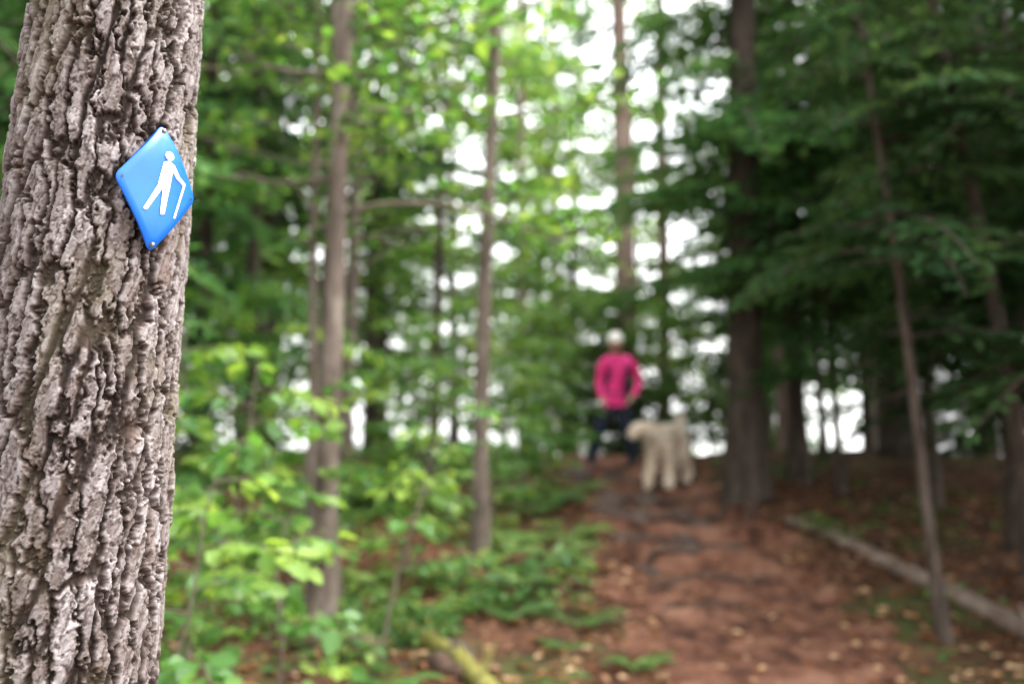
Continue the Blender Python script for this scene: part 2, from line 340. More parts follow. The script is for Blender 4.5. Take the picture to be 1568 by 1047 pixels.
# ---------------------------------------------------------------- tree generators
def trunk_path(H, lean, wob, n=14):
    t = np.linspace(0, 1, n)
    ph = R.random(4)*6
    x = lean[0]*t*H+wob*(np.sin(t*5+ph[0])-np.sin(ph[0])+.5*np.sin(t*11+ph[1])-.5*np.sin(ph[1])); y = lean[1]*t*H+wob*(np.sin(t*4+ph[2])-np.sin(ph[2]))
    return t, np.stack([x, y, t*H], 1)
def conifer(H, r0, cs, bl, q=1.0, lean=(0, 0), wob=.03, whorl=.38, nb=5, bark='bark_dark', leaf='hem', dead=True, droop=.35, top=None, lw=1.0):
    mb = MB(); t, P = trunk_path(H, lean, wob)
    rad = r0*np.interp(t, [0, .03, .08, 1], [1.5, 1.15, 1, .12])
    mb.tube(P, rad, 10, 0, .12)
    at = lambda h: np.array([np.interp(h, P[:, 2], P[:, 0]), np.interp(h, P[:, 2], P[:, 1]), h])
    h = cs
    while h < (top or H*.98):
        f = (h-cs)/(H-cs)
        Lm = bl*(1-f)**.75*(.75 if f < .06 else 1)+.12
        for k in range(nb):
            if R.random() < .15: continue
            az = R.random()*2*np.pi
            Lb = Lm*R.uniform(.5, 1.2); p0 = at(h+R.uniform(-.5, .5)*whorl)
            ns = 7; s = np.linspace(0, 1, ns)
            out = np.array([math.cos(az), math.sin(az), 0]); sdv = np.array([-out[1], out[0], 0])
            up = R.uniform(0, .35); dr = droop*R.uniform(.6, 1.4)+.1; cv_ = R.uniform(-.15, .15)
            BP = p0+out*(Lb*s)[:, None]+sdv*(cv_*Lb*s*s)[:, None]+np.array([0, 0, 1])*(Lb*(up*s-dr*s*s))[:, None]
            mb.tube(BP, (.006+.010*Lb)*(1-.85*s), 3, 0)
            nt_ = max(4, int(Lb/(.085*q)))
            sj = np.repeat(np.linspace(.12, 1, nt_), 2)+R.uniform(-.02, .02, nt_*2); sj = np.clip(sj, 0, 1)
            sg = np.tile([1, -1], nt_)
            tp = np.stack([np.interp(sj, s, BP[:, c]) for c in range(3)], 1)
            tl = (.42*Lb*(1-sj)**.8*np.minimum(1, sj*3)+.09*q)*R.uniform(.6, 1.2, len(sj))
            tdz = -.12-.45*R.random(len(sj))*dr
            td = out*R.uniform(.35, .8, len(sj))[:, None]+sdv*(sg*.8)[:, None]+np.array([0, 0, 1])*tdz[:, None]
            td /= np.linalg.norm(td, axis=1)[:, None]
            sp = .056*q; cnt = np.maximum(1, (tl/sp).astype(int))
            idx = np.repeat(np.arange(len(sj)), cnt); w = np.concatenate([np.arange(c) for c in cnt])*sp
            c0 = tp[idx]+td[idx]*w[:, None]; n = len(idx)
            c0[:, 2] -= .5*w*w*dr/max(Lb, .3)
            al = td[idx]+sdv*R.uniform(-.7, .7, n)[:, None]+R.normal(0, .25, (n, 3))
            nn = np.array([0, 0, 1])+R.normal(0, .5, (n, 3))
            rb = R.random()*.5
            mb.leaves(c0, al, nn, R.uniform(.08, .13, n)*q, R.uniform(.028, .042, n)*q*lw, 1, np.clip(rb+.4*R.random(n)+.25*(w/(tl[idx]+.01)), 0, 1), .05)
        h += whorl*R.uniform(.7, 1.3)
    if dead:
        h = .7
        while h < cs:
            az = R.random()*2*np.pi; Lb = bl*R.uniform(.15, .5); s = np.linspace(0, 1, 5)
            out = np.array([math.cos(az), math.sin(az), 0]); p0 = at(h)
            BP = p0+out*(Lb*s)[:, None]+np.array([0, 0, 1])*(Lb*(-.25*s*s+.1*s))[:, None]+R.normal(0, .01, (5, 3))
            mb.tube(BP, .008*(1-.7*s), 3, 0); h += R.uniform(.15, .4)
    return mb.mesh('conifer', [M[bark], M[leaf]])
def dec_tree(H, r0, cs, cr_, nl, ls=.1, lean=(0, 0), wob=.04, bark='bark_mid', leaf='dec', nb=26, spread=.2):
    mb = MB(); t, P = trunk_path(H, lean, wob)
    mb.tube(P, r0*np.interp(t, [0, .02, .06, 1], [1.6, 1.2, 1, .2]), 10, 0, .1)
    at = lambda h: np.array([np.interp(h, P[:, 2], P[:, 0]), np.interp(h, P[:, 2], P[:, 1]), h])
    C = []
    for k in range(nb):
        f = (k+.5)/nb; h = cs+(H-cs)*f*.97; az = k*2.4+R.uniform(-.6, .6)
        Lb = cr_*(.35+.65*math.sin(math.pi*min(1, .25+f*.75)))*R.uniform(.6, 1.15)
        s = np.linspace(0, 1, 8); out = np.array([math.cos(az), math.sin(az), 0]); up = R.uniform(.15, .7)
        BP = at(h)+out*(Lb*s)[:, None]+np.array([0, 0, 1])*(Lb*(up*s-.2*s*s))[:, None]+np.cumsum(R.normal(0, .03*Lb, (8, 3)), 0)*(s > 0)[:, None]
        mb.tube(BP, (r0*.2)*(1-.85*s)+.003, 4, 0)
        for m_ in range(6):
            i = R.integers(2, 8); a2 = az+R.uniform(-1.3, 1.3); L2 = Lb*.45*R.uniform(.4, 1)
            s2 = np.linspace(0, 1, 5); o2 = np.array([math.cos(a2), math.sin(a2), R.uniform(-.15, .4)])
            B2 = BP[i]+o2*(L2*s2)[:, None]; mb.tube(B2, .008*(1-.7*s2), 3, 0); C += [B2[2], B2[3], B2[4]]
        C += [BP[5], BP[7]]
    C = np.array(C); w = R.random(len(C))**2.2; w /= w.sum()
    id_ = R.choice(len(C), nl, p=w); cr2 = R.random(len(C))
    c = C[id_]+R.normal(0, 1, (nl, 3))*np.array([spread, spread, spread*.5])*(.5+.07*H/2)
    al = R.normal(0, 1, (nl, 3))*np.array([1, 1, .4]); nn = np.array([0, 0, 1])+R.normal(0, .5, (nl, 3))
    L_ = ls*R.uniform(.7, 1.3, nl)
    mb.leaves(c, al, nn, L_, L_*.66, 1, np.clip(.6*cr2[id_]+.4*R.random(nl), 0, 1))
    return mb.mesh('broadleaf', [M[bark], M[leaf]])
def sapling(H, lean, nb, ls, leaf='maple', cs=.3, bl=.6, r0=.012):
    mb = MB(); t, P = trunk_path(H, lean, .03, 10); P[:, 2] = H*t*(1-.15*t*(abs(lean[0])+abs(lean[1])))
    mb.tube(P, r0*(1-.75*t), 6, 0)
    for k in range(nb):
        f = cs+(1-cs)*(k+.5)/nb; p0 = np.array([np.interp(f, t, P[:, c]) for c in range(3)])
        az = k*2.6+R.uniform(-.5, .5); Lb = bl*(1.1-.6*f)*R.uniform(.5, 1.25); s = np.linspace(0, 1, 7)
        out = np.array([math.cos(az), math.sin(az), 0]); sdv = np.array([-out[1], out[0], 0])
        BP = p0+out*(Lb*s)[:, None]+np.array([0, 0, 1])*(Lb*(R.uniform(.1, .6)*s-.35*s*s))[:, None]
        mb.tube(BP, .004*(1-.6*s), 3, 0)
        nl = max(4, int(Lb/(ls*.42))); sj = np.repeat(np.linspace(.2, 1, nl), 2); sg = np.tile([1, -1], nl)
        base = np.stack([np.interp(sj, s, BP[:, c]) for c in range(3)], 1)
        n = len(sj); al = out*R.uniform(.2, .9, n)[:, None]+sdv*(sg*R.uniform(.4, 1, n))[:, None]+np.array([0, 0, 1])*R.uniform(-.7, .1, n)[:, None]
        base += al*(.02+.05*R.random(n))[:, None]
        nn = np.array([0, -.25, 1])+R.normal(0, .38, (n, 3)); L_ = ls*R.uniform(.6, 1.35, n)
        mb.leaves(base, al, nn, L_, L_*.72, 1, np.clip(.15+.45*R.random()+.45*R.random(n), 0, 1))
    return mb.mesh('sapling', [M['bark_mid'], M[leaf]])
def put(name, me, x, y, rz=0, sc=1, sink=.06):
    return obj(name, me, (x, y, float(g(x, y))-sink), (0, 0, rz), sc)

# left-centre named trunks
put('maple_tree', dec_tree(9, .078, 2.6, 1.6, 3000, .09, (.02, 0), .03, leaf='maple'), -1.21, 6.4)
put('birch_tree', dec_tree(8, .04, 2.4, 1.2, 1600, .09, (.01, 0), .05, bark='bark_mid', leaf='maple'), -1.52, 7.5)
put('birch_tree', dec_tree(6.5, .028, 2.4, 1.0, 1000, .09, (-.03, .02), .04), -1.18, 6.9)
put('maple_tree', dec_tree(10, .066, 3.4, 1.3, 2000, .09, (.016, 0), .03), -.25, 7.9)
# slender poles left
put('spruce_tree', conifer(11, .07, 3.2, 1.1, 1.5, (.01, 0), .04, .45, 4, top=8), -2.75, 10.5)
put('spruce_tree', conifer(12, .055, 3.6, 1.0, 1.5, (-.01, 0), .04, .45, 4, top=8), -1.75, 9.3)
put('spruce_tree', conifer(12, .09, 3.8, 1.2, 1.7, (.01, 0), .04, .5, 4, top=9), -2.05, 14.5)
put('spruce_tree', conifer(12, .06, 3.2, 1.1, 1.6, (.02, 0), .04, .5, 4, top=8), -.95, 12.0)
# tall pines behind the hiker
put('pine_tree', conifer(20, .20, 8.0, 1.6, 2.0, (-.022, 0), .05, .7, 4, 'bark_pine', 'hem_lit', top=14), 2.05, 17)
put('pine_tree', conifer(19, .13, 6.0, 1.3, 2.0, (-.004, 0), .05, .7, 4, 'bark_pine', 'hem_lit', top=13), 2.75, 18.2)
# right-hand conifers
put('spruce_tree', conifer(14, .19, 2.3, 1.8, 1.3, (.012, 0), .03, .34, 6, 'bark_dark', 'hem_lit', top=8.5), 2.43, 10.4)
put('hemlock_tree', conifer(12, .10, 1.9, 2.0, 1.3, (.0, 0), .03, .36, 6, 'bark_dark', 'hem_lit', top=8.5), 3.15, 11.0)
put('hemlock_tree', conifer(13, .17, 2.2, 2.5, 1.5, (-.01, 0), .03, .38, 6, top=9), 5.35, 14)
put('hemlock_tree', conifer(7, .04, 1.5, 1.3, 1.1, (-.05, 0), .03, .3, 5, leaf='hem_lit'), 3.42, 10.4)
put('hemlock_tree', conifer(6.5, .037, 2.0, 1.0, .9, (-.09, 0), .03, .3, 5), 2.66, 6.25)
put('hemlock_tree', conifer(9, .055, 1.7, 1.5, 1.0, (-.13, .02), .03, .3, 5, top=6), 3.46, 6.5)
put('hemlock_tree', conifer(11, .07, 1.5, 1.9, 1.1, (-.03, 0), .03, .32, 6, top=7), 4.3, 8.6)
put('hemlock_tree', conifer(12, .06, 1.9, 1.9, 1.3, (-.04, 0), .03, .36, 5, top=8), 4.2, 10.0)
put('hemlock_tree', conifer(12, .11, 1.3, 2.3, 1.3, (0, 0), .03, .36, 6, top=8), 6.0, 10.5)
put('hemlock_tree', conifer(13, .12, 1.4, 2.5, 1.5, (0, 0), .03, .4, 6, top=9), 7.4, 13.5)
put('hemlock_tree', conifer(10, .09, 1.3, 2.1, 1.1, (-.05, 0), .03, .34, 6, top=6.5), 4.6, 6.3)
for (x, y, r_) in [(4.9, 9.4, .035), (3.95, 7.8, .03), (5.2, 8.4, .04), (3.9, 12.5, .05), (5.0, 12.0, .04), (6.2, 12.5, .05), (2.95, 13.0, .04)]:
    put('hemlock_tree', conifer(7.5, r_, 2.3, 1.3, 1.3, (R.uniform(-.05, .02), 0), .04, .42, 4, top=6), x, y)
# shared forest trees
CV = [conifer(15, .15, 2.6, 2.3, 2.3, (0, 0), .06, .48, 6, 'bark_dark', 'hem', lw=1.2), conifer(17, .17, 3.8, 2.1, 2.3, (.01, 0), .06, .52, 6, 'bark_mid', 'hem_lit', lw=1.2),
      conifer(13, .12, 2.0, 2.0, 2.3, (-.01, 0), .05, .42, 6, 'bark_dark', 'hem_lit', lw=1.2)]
YV = [conifer(4.0, .04, .4, 1.2, 1.3, (0, 0), .03, .25, 6, 'bark_dark', 'hem', dead=False)]
DV = [dec_tree(14, .13, 3.0, 2.8, 4000, .17, (.01, 0), .1, nb=30), dec_tree(12, .10, 1.6, 2.4, 4000, .16, (-.01, 0), .08, nb=30, leaf='maple'),
      dec_tree(16, .15, 4, 3, 3600, .18, (.0, 0), .1, bark='bark_pine', nb=30)]
SV = [dec_tree(4.0, .03, .3, 1.3, 1500, .12, (.03, 0), .05, nb=22, leaf='maple'), dec_tree(3.2, .025, .2, 1.1, 1300, .11, (-.03, 0), .05, nb=20, leaf='maple')]
def plant(kind, lst, items):
    for k, (x, y, s) in enumerate(items):
        put(kind, lst[k % len(lst)], x, y, R.random()*6.3, s)
plant('spruce_tree', CV, [(-3.5, 14, 1), (-5.6, 13, .95), (-2.4, 18.5, 1), (-7.5, 17, 1), (-10, 20, 1), (-3.2, 10.2, .75), (-4.4, 8.4, .7),
      (8.5, 18, 1), (11, 20, 1), (7.5, 21, 1), (10, 14.5, 1), (5.9, 23, .9), (9.5, 26, 1.1), (.6, 27, 1.0), (-2.6, 5.6, .6),
      (6.6, 16.5, 1), (9.3, 16, 1), (5.3, 19, 1), (12, 16, 1), (-6.5, 24, 1.1), (-4.6, 17, .9), (1.6, 25, .95)])
plant('maple_tree', DV, [(-2.2, 13, .8), (-.9, 15.5, .8), (.2, 19, .8), (-7, 26, 1), (7, 27, 1), (4.6, 18.5, .75), (-9, 15, .9), (13, 24, 1), (-5.4, 10.5, .6),
      (1.2, 22, .75), (3.4, 27, .85), (4.0, 14.8, .55), (-4.6, 19, .9), (-2.5, 26, .9), (2.7, 23, .6), (-.6, 24, .9)])
plant('young_hemlock', YV, [(8.2, 14.6, 1), (7.1, 15.3, .9), (9.6, 13.6, 1), (6.5, 13.4, .7), (3.3, 15.2, .7), (10.5, 16, 1.1), (-3.3, 8.8, .8), (-5, 11.5, .9), (8.0, 11.6, .9), (6.9, 9.0, .7), (7.6, 17, 1),
      (6.3, 15.0, .6), (1.6, 15.8, .75), (.75, 15.2, .6)])
plant('shrub', SV, [(-.6, 14, .8), (.3, 15, .75), (-1.8, 14.5, .8), (-3, 12.3, .9), (2.9, 16.2, .8), (1.0, 17, 1), (-4.2, 14, 1), (-1.2, 11.2, .6), (3.4, 17, .7), (-2.6, 8.8, .7), (-.1, 12.2, .5), (-3.9, 10, .9), (2.2, 18, .9),
      (1.5, 19, 1.1), (2.4, 15.5, .6), (.5, 13.5, .5), (1.25, 16.0, .75), (1.9, 16.6, .9)])
# out-of-frame hemlocks added beside the camera to shade the scene
plant('hemlock_tree', [CV[0], CV[2]], [(4.8, 2.6, .8), (7, 5.5, .9), (-3.6, 3.2, .8), (8.5, 8.5, .9)])
# understory saplings
for (x, y, H, ln, nb, ls, bl) in [(-1.35, 3.9, 1.35, (.15, 0), 11, .085, .55), (-1.0, 4.4, 1.15, (.1, -.1), 7, .085, .45), (-1.6, 4.8, 1.8, (.2, 0), 14, .09, .6), (-1.95, 5.2, 2.0, (.1, 0), 12, .09, .6),
        (-.75, 5.6, 1.6, (.3, 0), 8, .085, .45), (-.2, 9.2, 1.2, (.2, 0), 9, .10, .5), (.25, 10.6, 1.3, (.2, 0), 12, .10, .6), (-.9, 9.8, 1.6, (.1, 0), 12, .10, .7), (-1.7, 8.8, 1.8, (.1, 0), 12, .10, .8),
        (.1, 13, 1.4, (.1, 0), 14, .12, .8), (-.8, 12.4, 2.0, (.0, 0), 14, .12, .9), (3.0, 14.5, 1.2, (0, 0), 12, .12, .6),
        (-3.0, 7.0, 2.3, (.1, 0), 14, .1, .8), (-1.5, 6.2, 1.7, (.2, 0), 11, .09, .5), (-.8, 7.4, 1.1, (.2, 0), 9, .09, .4), (-2.3, 6.3, 1.9, (.1, 0), 12, .09, .6)]:
    put('maple_sapling', sapling(H, ln, nb, ls, bl=bl), x, y, 0, 1, .03)

# ---------------------------------------------------------------- undergrowth (one mass)
mb = MB()
def seedlings(n, xr, yr, dens, hmul=1, ls=.06, rad=.015):
    x = R.uniform(*xr, n); y = R.uniform(*yr, n)
    k = (np.abs(x-trail_x(y)) > np.interp(y, [3, 9, 16], [1.05, .85, .8])+.25*R.random(n)) & (R.random(n) < dens(x, y)); x = x[k]; y = y[k]; n = len(x)
    z = g(x, y); hh = R.uniform(.04, .22, n)*hmul; rb = R.random(n)
    for j in range(6):
        az = j*1.05+R.uniform(0, 6.28, n); a = np.stack([np.cos(az), np.sin(az), R.uniform(-.5, .35, n)], 1)
        c = np.stack([x, y, z+hh*R.uniform(.3, 1, n)], 1)+a*rad
        L_ = ls*R.uniform(.5, 1.5, n); mb.leaves(c, a, np.array([0, -.15, 1])+R.normal(0, .35, (n, 3)), L_, L_*.6, 0, np.clip(.6*rb+.5*R.random(n)-.05, 0, 1))
patch = lambda x, y: np.clip((vn(x*1.3+60, y*1.3+60, 3)-.42)*3.5, 0, 1)
seedlings(6500, (-6, .9), (4.8, 14), lambda x, y: patch(x, y)*sst(4.8, 6.2, y+.5*(x+.5)))
seedlings(1000, (-3, .8), (6.6, 13), lambda x, y: patch(x+9, y), 2.0, .09, .06)
seedlings(1300, (-2, 1.0), (4.3, 6.5), lambda x, y: .5*patch(x, y))
seedlings(1600, (2.2, 8), (5, 14), lambda x, y: .35*patch(x, y), .7, .05)
def fern(x, y, sz):
    z = float(g(x, y)); nf = R.integers(4, 8); rb = R.random()*.5; a0 = R.random()*6
    for k in range(nf):
        az = a0+k*6.28/nf+R.uniform(-.5, .5); Lf = sz*R.uniform(.5, 1.2); s = np.linspace(.08, 1, 20)
        out = np.array([math.cos(az), math.sin(az), 0]); sdv = np.array([-out[1], out[0], 0]); upk = R.uniform(.7, 1.4)
        P = np.array([x, y, z])+out*(Lf*s)[:, None]+np.array([0, 0, 1])*(Lf*(upk*s-(upk*.8)*s*s))[:, None]
        mb.tube(P, .0025, 3, 0)
        for sg in (1, -1):
            w = Lf*.30*np.sin(np.pi*np.clip(s*.95+.05, 0, 1))**.8*(1-.3*s)
            al = np.tile(sdv*sg+out*.35+np.array([0, 0, -.15]), (20, 1))
            mb.leaves(P, al, np.tile([0, 0, 1.0], (20, 1))+R.normal(0, .1, (20, 3)), w, Lf*.05, 0, np.clip(rb+.5*R.random(20), 0, 1), .02)
for (x, y, s_) in [(.1, 7.3, .45), (.35, 8.0, .5), (-.1, 8.5, .5), (.2, 9.6, .55), (-1.0, 7.3, .4), (.5, 10.2, .5), (-1.9, 7.8, .5), (.45, 6.5, .38), (-1.4, 9.8, .6), (.72, 5.9, .3), (2.9, 8.8, .4), (2.7, 12, .4), (.3, 6.0, .3), (-.45, 7.2, .4), (.55, 8.8, .45), (-.5, 6.5, .4), (0, 6.6, .4), (.15, 5.2, .28), (-.6, 5.3, .3)]:
    fern(x, y, s_)
obj('undergrowth', mb.mesh('undergrowth', [M['cover']]))
# fallen leaves
n = 12000; x = R.uniform(-3.5, 5, n); y = R.uniform(3, 11, n); k = (np.abs(x-trail_x(y)) > .6) | (R.random(n) < .25); x = x[k]; y = y[k]; n = len(x)
az = R.random(n)*6.28; mb = MB(); L_ = R.uniform(.03, .09, n)
mb.leaves(np.stack([x, y, g(x, y)+R.uniform(.008, .025, n)], 1), np.stack([np.cos(az), np.sin(az), R.uniform(-.1, .3, n)], 1), np.array([0, 0, 1])+R.normal(0, .25, (n, 3)), L_, L_*.6, 0, R.random(n)**1.3)
obj('fallen_leaves', mb.mesh('fallen_leaves', [M['litter']]))

# ---------------------------------------------------------------- log, roots, rocks
def log(name, a, b, r0, r1, mat, bow=.0, n=24, lift=.6):
    mb = MB(); t = np.linspace(0, 1, n); a = np.array(a); b = np.array(b); d = b-a; s_ = np.array([-d[1], d[0]])
    xy = a+d*t[:, None]+s_*(bow*np.sin(np.pi*t))[:, None]
    r = r0+(r1-r0)*t
    z = g(xy[:, 0], xy[:, 1]); z = np.convolve(np.pad(z, 4, mode='edge'), np.ones(9)/9, 'valid')+r*lift
    P = np.column_stack([xy, z]); mb.tube(P, r, 12, 0, .18)
    P0 = [P[0]+(P[0]-P[1])*.02, P[0]]; mb.tube(np.array(P0), np.array([.001, r[0]]), 12, 0); mb.tube(np.array([P[-1], P[-1]+(P[-1]-P[-2])*.02]), np.array([r[-1], .001]), 12, 0)
    for k in range(5):
        i = R.integers(3, n-3); az = R.uniform(0, 3.14); o_ = np.array([math.cos(az)*.5, math.sin(az)*.5, 1]); s2 = np.linspace(0, 1, 3)
        mb.tube(P[i]+o_*(R.uniform(.08, .2)*s2)[:, None], r[i]*.25*(1-.6*s2), 5, 0)
    return obj(name, mb.mesh(name, [M[mat]]))
log('fallen_log', (2.62, 9.5), (3.35, 5.4), .05, .075, 'log', .02)
log('mossy_log', (-.76, 6.3), (-.02, 4.8), .05, .06, 'moss', .07, lift=.9)
log('mossy_log', (-1.35, 6.1), (-.75, 5.7), .07, .06, 'bark_moss', -.05, lift=1)
mb = MB()
for (pts, r) in [([(.75, 10.3), (1.1, 10.15), (1.6, 10.2), (2.3, 10.5)], .085), ([(.8, 9.4), (1.3, 9.3), (1.8, 9.55), (2.4, 10.2)], .075), ([(.7, 11.2), (1.3, 11.1), (1.9, 11.0), (2.4, 10.6)], .08),
        ([(.85, 8.6), (1.3, 8.75), (1.9, 8.6)], .055), ([(.75, 11.9), (1.3, 11.7), (2.0, 11.9)], .06), ([(-.2, 7.8), (.2, 7.3), (.5, 7.2)], .03), ([(-1.2, 6.3), (-1.0, 5.8), (-.6, 5.6)], .05), ([(-.5, 6.0), (-.28, 5.7), (-.12, 5.2), (.15, 5.0)], .05), ([(-.42, 5.7), (-.36, 5.55), (-.2, 5.5), (-.05, 5.75)], .07),
        ([(2.45, 10.2), (2.35, 9.6), (2.1, 9.1)], .06), ([(1.0, 7.6), (1.5, 7.8), (2.2, 7.9)], .04), ([(.9, 8.1), (1.2, 8.2), (1.5, 8.15)], .045), ([(.8, 9.9), (1.2, 9.75), (1.7, 9.8)], .065), ([(.9, 10.8), (1.4, 10.65), (1.8, 10.7)], .065), ([(.8, 8.9), (1.1, 9.0), (1.3, 8.95)], .06), ([(1.0, 7.0), (1.4, 7.15), (1.8, 7.05)], .025)]:
    pts = np.array(pts); t = np.linspace(0, 1, len(pts)); tt = np.linspace(0, 1, 22)
    xy = np.stack([np.interp(tt, t, pts[:, 0]), np.interp(tt, t, pts[:, 1])], 1)+np.cumsum(R.normal(0, .012, (22, 2)), 0)
    z = g(xy[:, 0], xy[:, 1])+r*.4*np.sin(np.pi*tt)+.01*np.sin(tt*14)-r*.4*(np.abs(tt-.5)*2)**3
    mb.tube(np.column_stack([xy, z]), r*(1-.55*tt)*np.interp(tt, [0, .05, 1], [.5, 1, 1]), 8, 0, .15)
obj('tree_roots', mb.mesh('tree_roots', [M['root']]))
def rock(x, y, s, mat='rock'):
    import bmesh
    bm = bmesh.new(); bmesh.ops.create_icosphere(bm, subdivisions=3, radius=1)
    sd = R.random()*50
    for v in bm.verts:
        c = v.co; k = 1+.5*(float(vn(np.array(c.x*1.7+sd), np.array(c.y*1.7+c.z*2+sd), 1))-.5)+.2*(float(vn(np.array(c.x*5+sd), np.array(c.y*5+c.z*4+sd), 2))-.5)
        v.co = Vector((c.x*s[0]*k, c.y*s[1]*k, c.z*s[2]*k))
    me = bpy.data.meshes.new('rock'); bm.to_mesh(me); bm.free(); me.materials.append(M[mat])
    for p in me.polygons: p.use_smooth = True
    obj('rock', me, (x, y, float(g(x, y))+s[2]*.15), (0, 0, R.random()*6))
for a in [(.98, 9.9, (.24, .16, .17)), (1.35, 10.1, (.2, .13, .13)), (.75, 11.6, (.25, .18, .13)), (1.15, 11.4, (.2, .13, .09)), (1.0, 9.0, (.14, .1, .08)), (-.32, 5.75, (.12, .1, .1)), (1.75, 9.2, (.14, .1, .08)), (1.45, 8.3, (.12, .08, .06)), (1.2, 9.4, (.16, .12, .09)),
          (1.5, 8.9, (.14, .09, .06)), (1.9, 8.7, (.1, .08, .05)), (1.62, 9.7, (.14, .1, .09)), (1.1, 8.0, (.1, .07, .05))]:
    rock(*a)

# ---------------------------------------------------------------- skin figures
def skin(name, verts, edges, radii, mats, lvl=2, root=0, disp=0):
    me = bpy.data.meshes.new(name); me.from_pydata(verts, edges, []); me.update()
    o = bpy.data.objects.new(name, me); COL.objects.link(o)
    sk = o.modifiers.new('s', 'SKIN'); sk.use_smooth_shade = True
    for i, r in enumerate(radii):
        d = me.skin_vertices[0].data[i]; d.radius = r if isinstance(r, tuple) else (r, r); d.use_root = (i == root)
    ss = o.modifiers.new('u', 'SUBSURF'); ss.levels = lvl; ss.render_levels = lvl
    dg = bpy.context.evaluated_depsgraph_get(); dg.update()
    me2 = bpy.data.meshes.new_from_object(o.evaluated_get(dg)); bpy.data.objects.remove(o)
    me2.materials.clear()
    for m in mats: me2.materials.append(m)
    for p in me2.polygons: p.use_smooth = True
    return me2
pink = plain('pink_jacket', (.93, .045, .27), .65, .3, .3, 14); navy = plain('navy_trousers', (.018, .024, .042), .8, .2, .3, 14)
skinm = plain('skin', (.62, .38, .29), .5, .4); boot = plain('boot_leather', (.04, .035, .035), .7); hair = plain('brown_hair', (.10, .05, .03), .6)
capm = plain('white_cap', (.86, .83, .78), .8); packm = plain('purple_pack', (.05, .035, .14), .7); eye = plain('eye_dark', (.02, .015, .012), .3); lip = plain('lips', (.45, .15, .13), .5)
hx, hy = 1.24, 12.2
hz = float(min(g(hx-.31, hy), g(hx+.25, hy)))
hiker = empty('hiker', (hx, hy, hz))
dl = float(g(hx-.31, hy))-hz; drr = float(g(hx+.25, hy))-hz
V_ = [(.0, 0, .89), (.02, 0, 1.03), (.05, 0, 1.20), (.06, .01, 1.34), (.045, 0, 1.44), (.035, -.01, 1.52),
      (-.07, .01, 1.355), (-.135, .01, 1.31), (-.17, .03, 1.08), (-.155, -.10, .93), (-.15, -.13, .90),
      (.19, .01, 1.355), (.255, .01, 1.31), (.325, .04, 1.08), (.235, -.14, .95), (.21, -.17, .93),
      (-.085, 0, .82), (-.185, -.05, .48+dl/2), (-.29, .03, .10+dl), (-.30, -.03, .05+dl), (-.32, -.15, .035+dl),
      (.09, 0, .82), (.175, -.06, .47+drr/2), (.245, .02, .10+drr), (.25, -.04, .05+drr), (.27, -.16, .035+drr)]
E_ = [(0, 1), (1, 2), (2, 3), (3, 4), (4, 5), (3, 6), (6, 7), (7, 8), (8, 9), (9, 10), (3, 11), (11, 12), (12, 13), (13, 14), (14, 15), (0, 16), (16, 17), (17, 18), (18, 19), (19, 20), (0, 21), (21, 22), (22, 23), (23, 24), (24, 25)]
R_ = [(.15, .115), (.125, .095), (.145, .11), (.12, .09), (.05, .05), (.045, .045), (.08, .075), (.068, .066), (.05, .05), (.036, .034), (.028, .024), (.08, .075), (.068, .066), (.05, .05), (.036, .034), (.028, .024),
      (.10, .10), (.085, .085), (.066, .064), (.05, .05), (.04, .032), (.10, .10), (.085, .085), (.066, .064), (.05, .05), (.04, .032)]
body = skin('body', V_, E_, R_, [pink, navy, skinm, boot])
for p in body.polygons:
    c = p.center
    if c.z < .13+max(dl, drr)*.6: p.material_index = 3
    elif c.z < .90 and abs(c.y) < .09 or c.z < .80: p.material_index = 1
    elif c.z > 1.43 and abs(c.x-.04) < .09: p.material_index = 2
    else: p.material_index = 0
for v in body.vertices:
    c = v.co; k = .006*math.sin(c.z*55+c.x*20)*(1 if c.z > .15 else 0)
    v.co = c+Vector((k, k*.6, 0))
obj('body', body, parent=hiker)
def hand(name, w, d, side):
    w = Vector(w); d = Vector(d).normalized(); across = Vector((0, 1, 0)) if abs(d.y) < .6 else Vector((1, 0, 0))
    across = (across-d*across.dot(d)).normalized()*side; nrm = d.cross(across).normalized()
    allv = []; allf = []
    def add(vs, rs):
        m = skin('t', [tuple(v) for v in vs], [(i, i+1) for i in range(len(vs)-1)], rs, [skinm], 1)
        b = len(allv); allv.extend([tuple(v.co) for v in m.vertices]); allf.extend([tuple(b+i for i in p.vertices) for p in m.polygons])
    add([w-d*.02, w+d*.03, w+d*.075], [(.026, .02), (.036, .017), (.036, .014)])
    for k, (o_, L_) in enumerate([(-.027, .066), (-.009, .075), (.009, .070), (.026, .055)]):
        b = w+d*.075+across*o_; cu = nrm*.35
        add([b-d*.01, b+d*L_*.45+cu*L_*.15, b+d*L_*.75+cu*L_*.7, b+d*L_*.85+cu*L_*1.5], [.009, .0088, .008, .007])
    b = w+d*.025-across*.028
    add([b, b-across*.022+d*.025, b-across*.022+d*.05+nrm*.01, b-across*.012+d*.07+nrm*.018], [.012, .011, .0095, .008])
    me = bpy.data.meshes.new(name); me.from_pydata(allv, [], allf); me.materials.append(skinm); me.update()
    for p in me.polygons: p.use_smooth = True
    obj(name, me, parent=hiker)
hand('hand_right', (-.15, -.135, .895), (.1, -.35, -1), 1); hand('hand_left', (.205, -.175, .925), (-.4, -.4, -.9), -1)
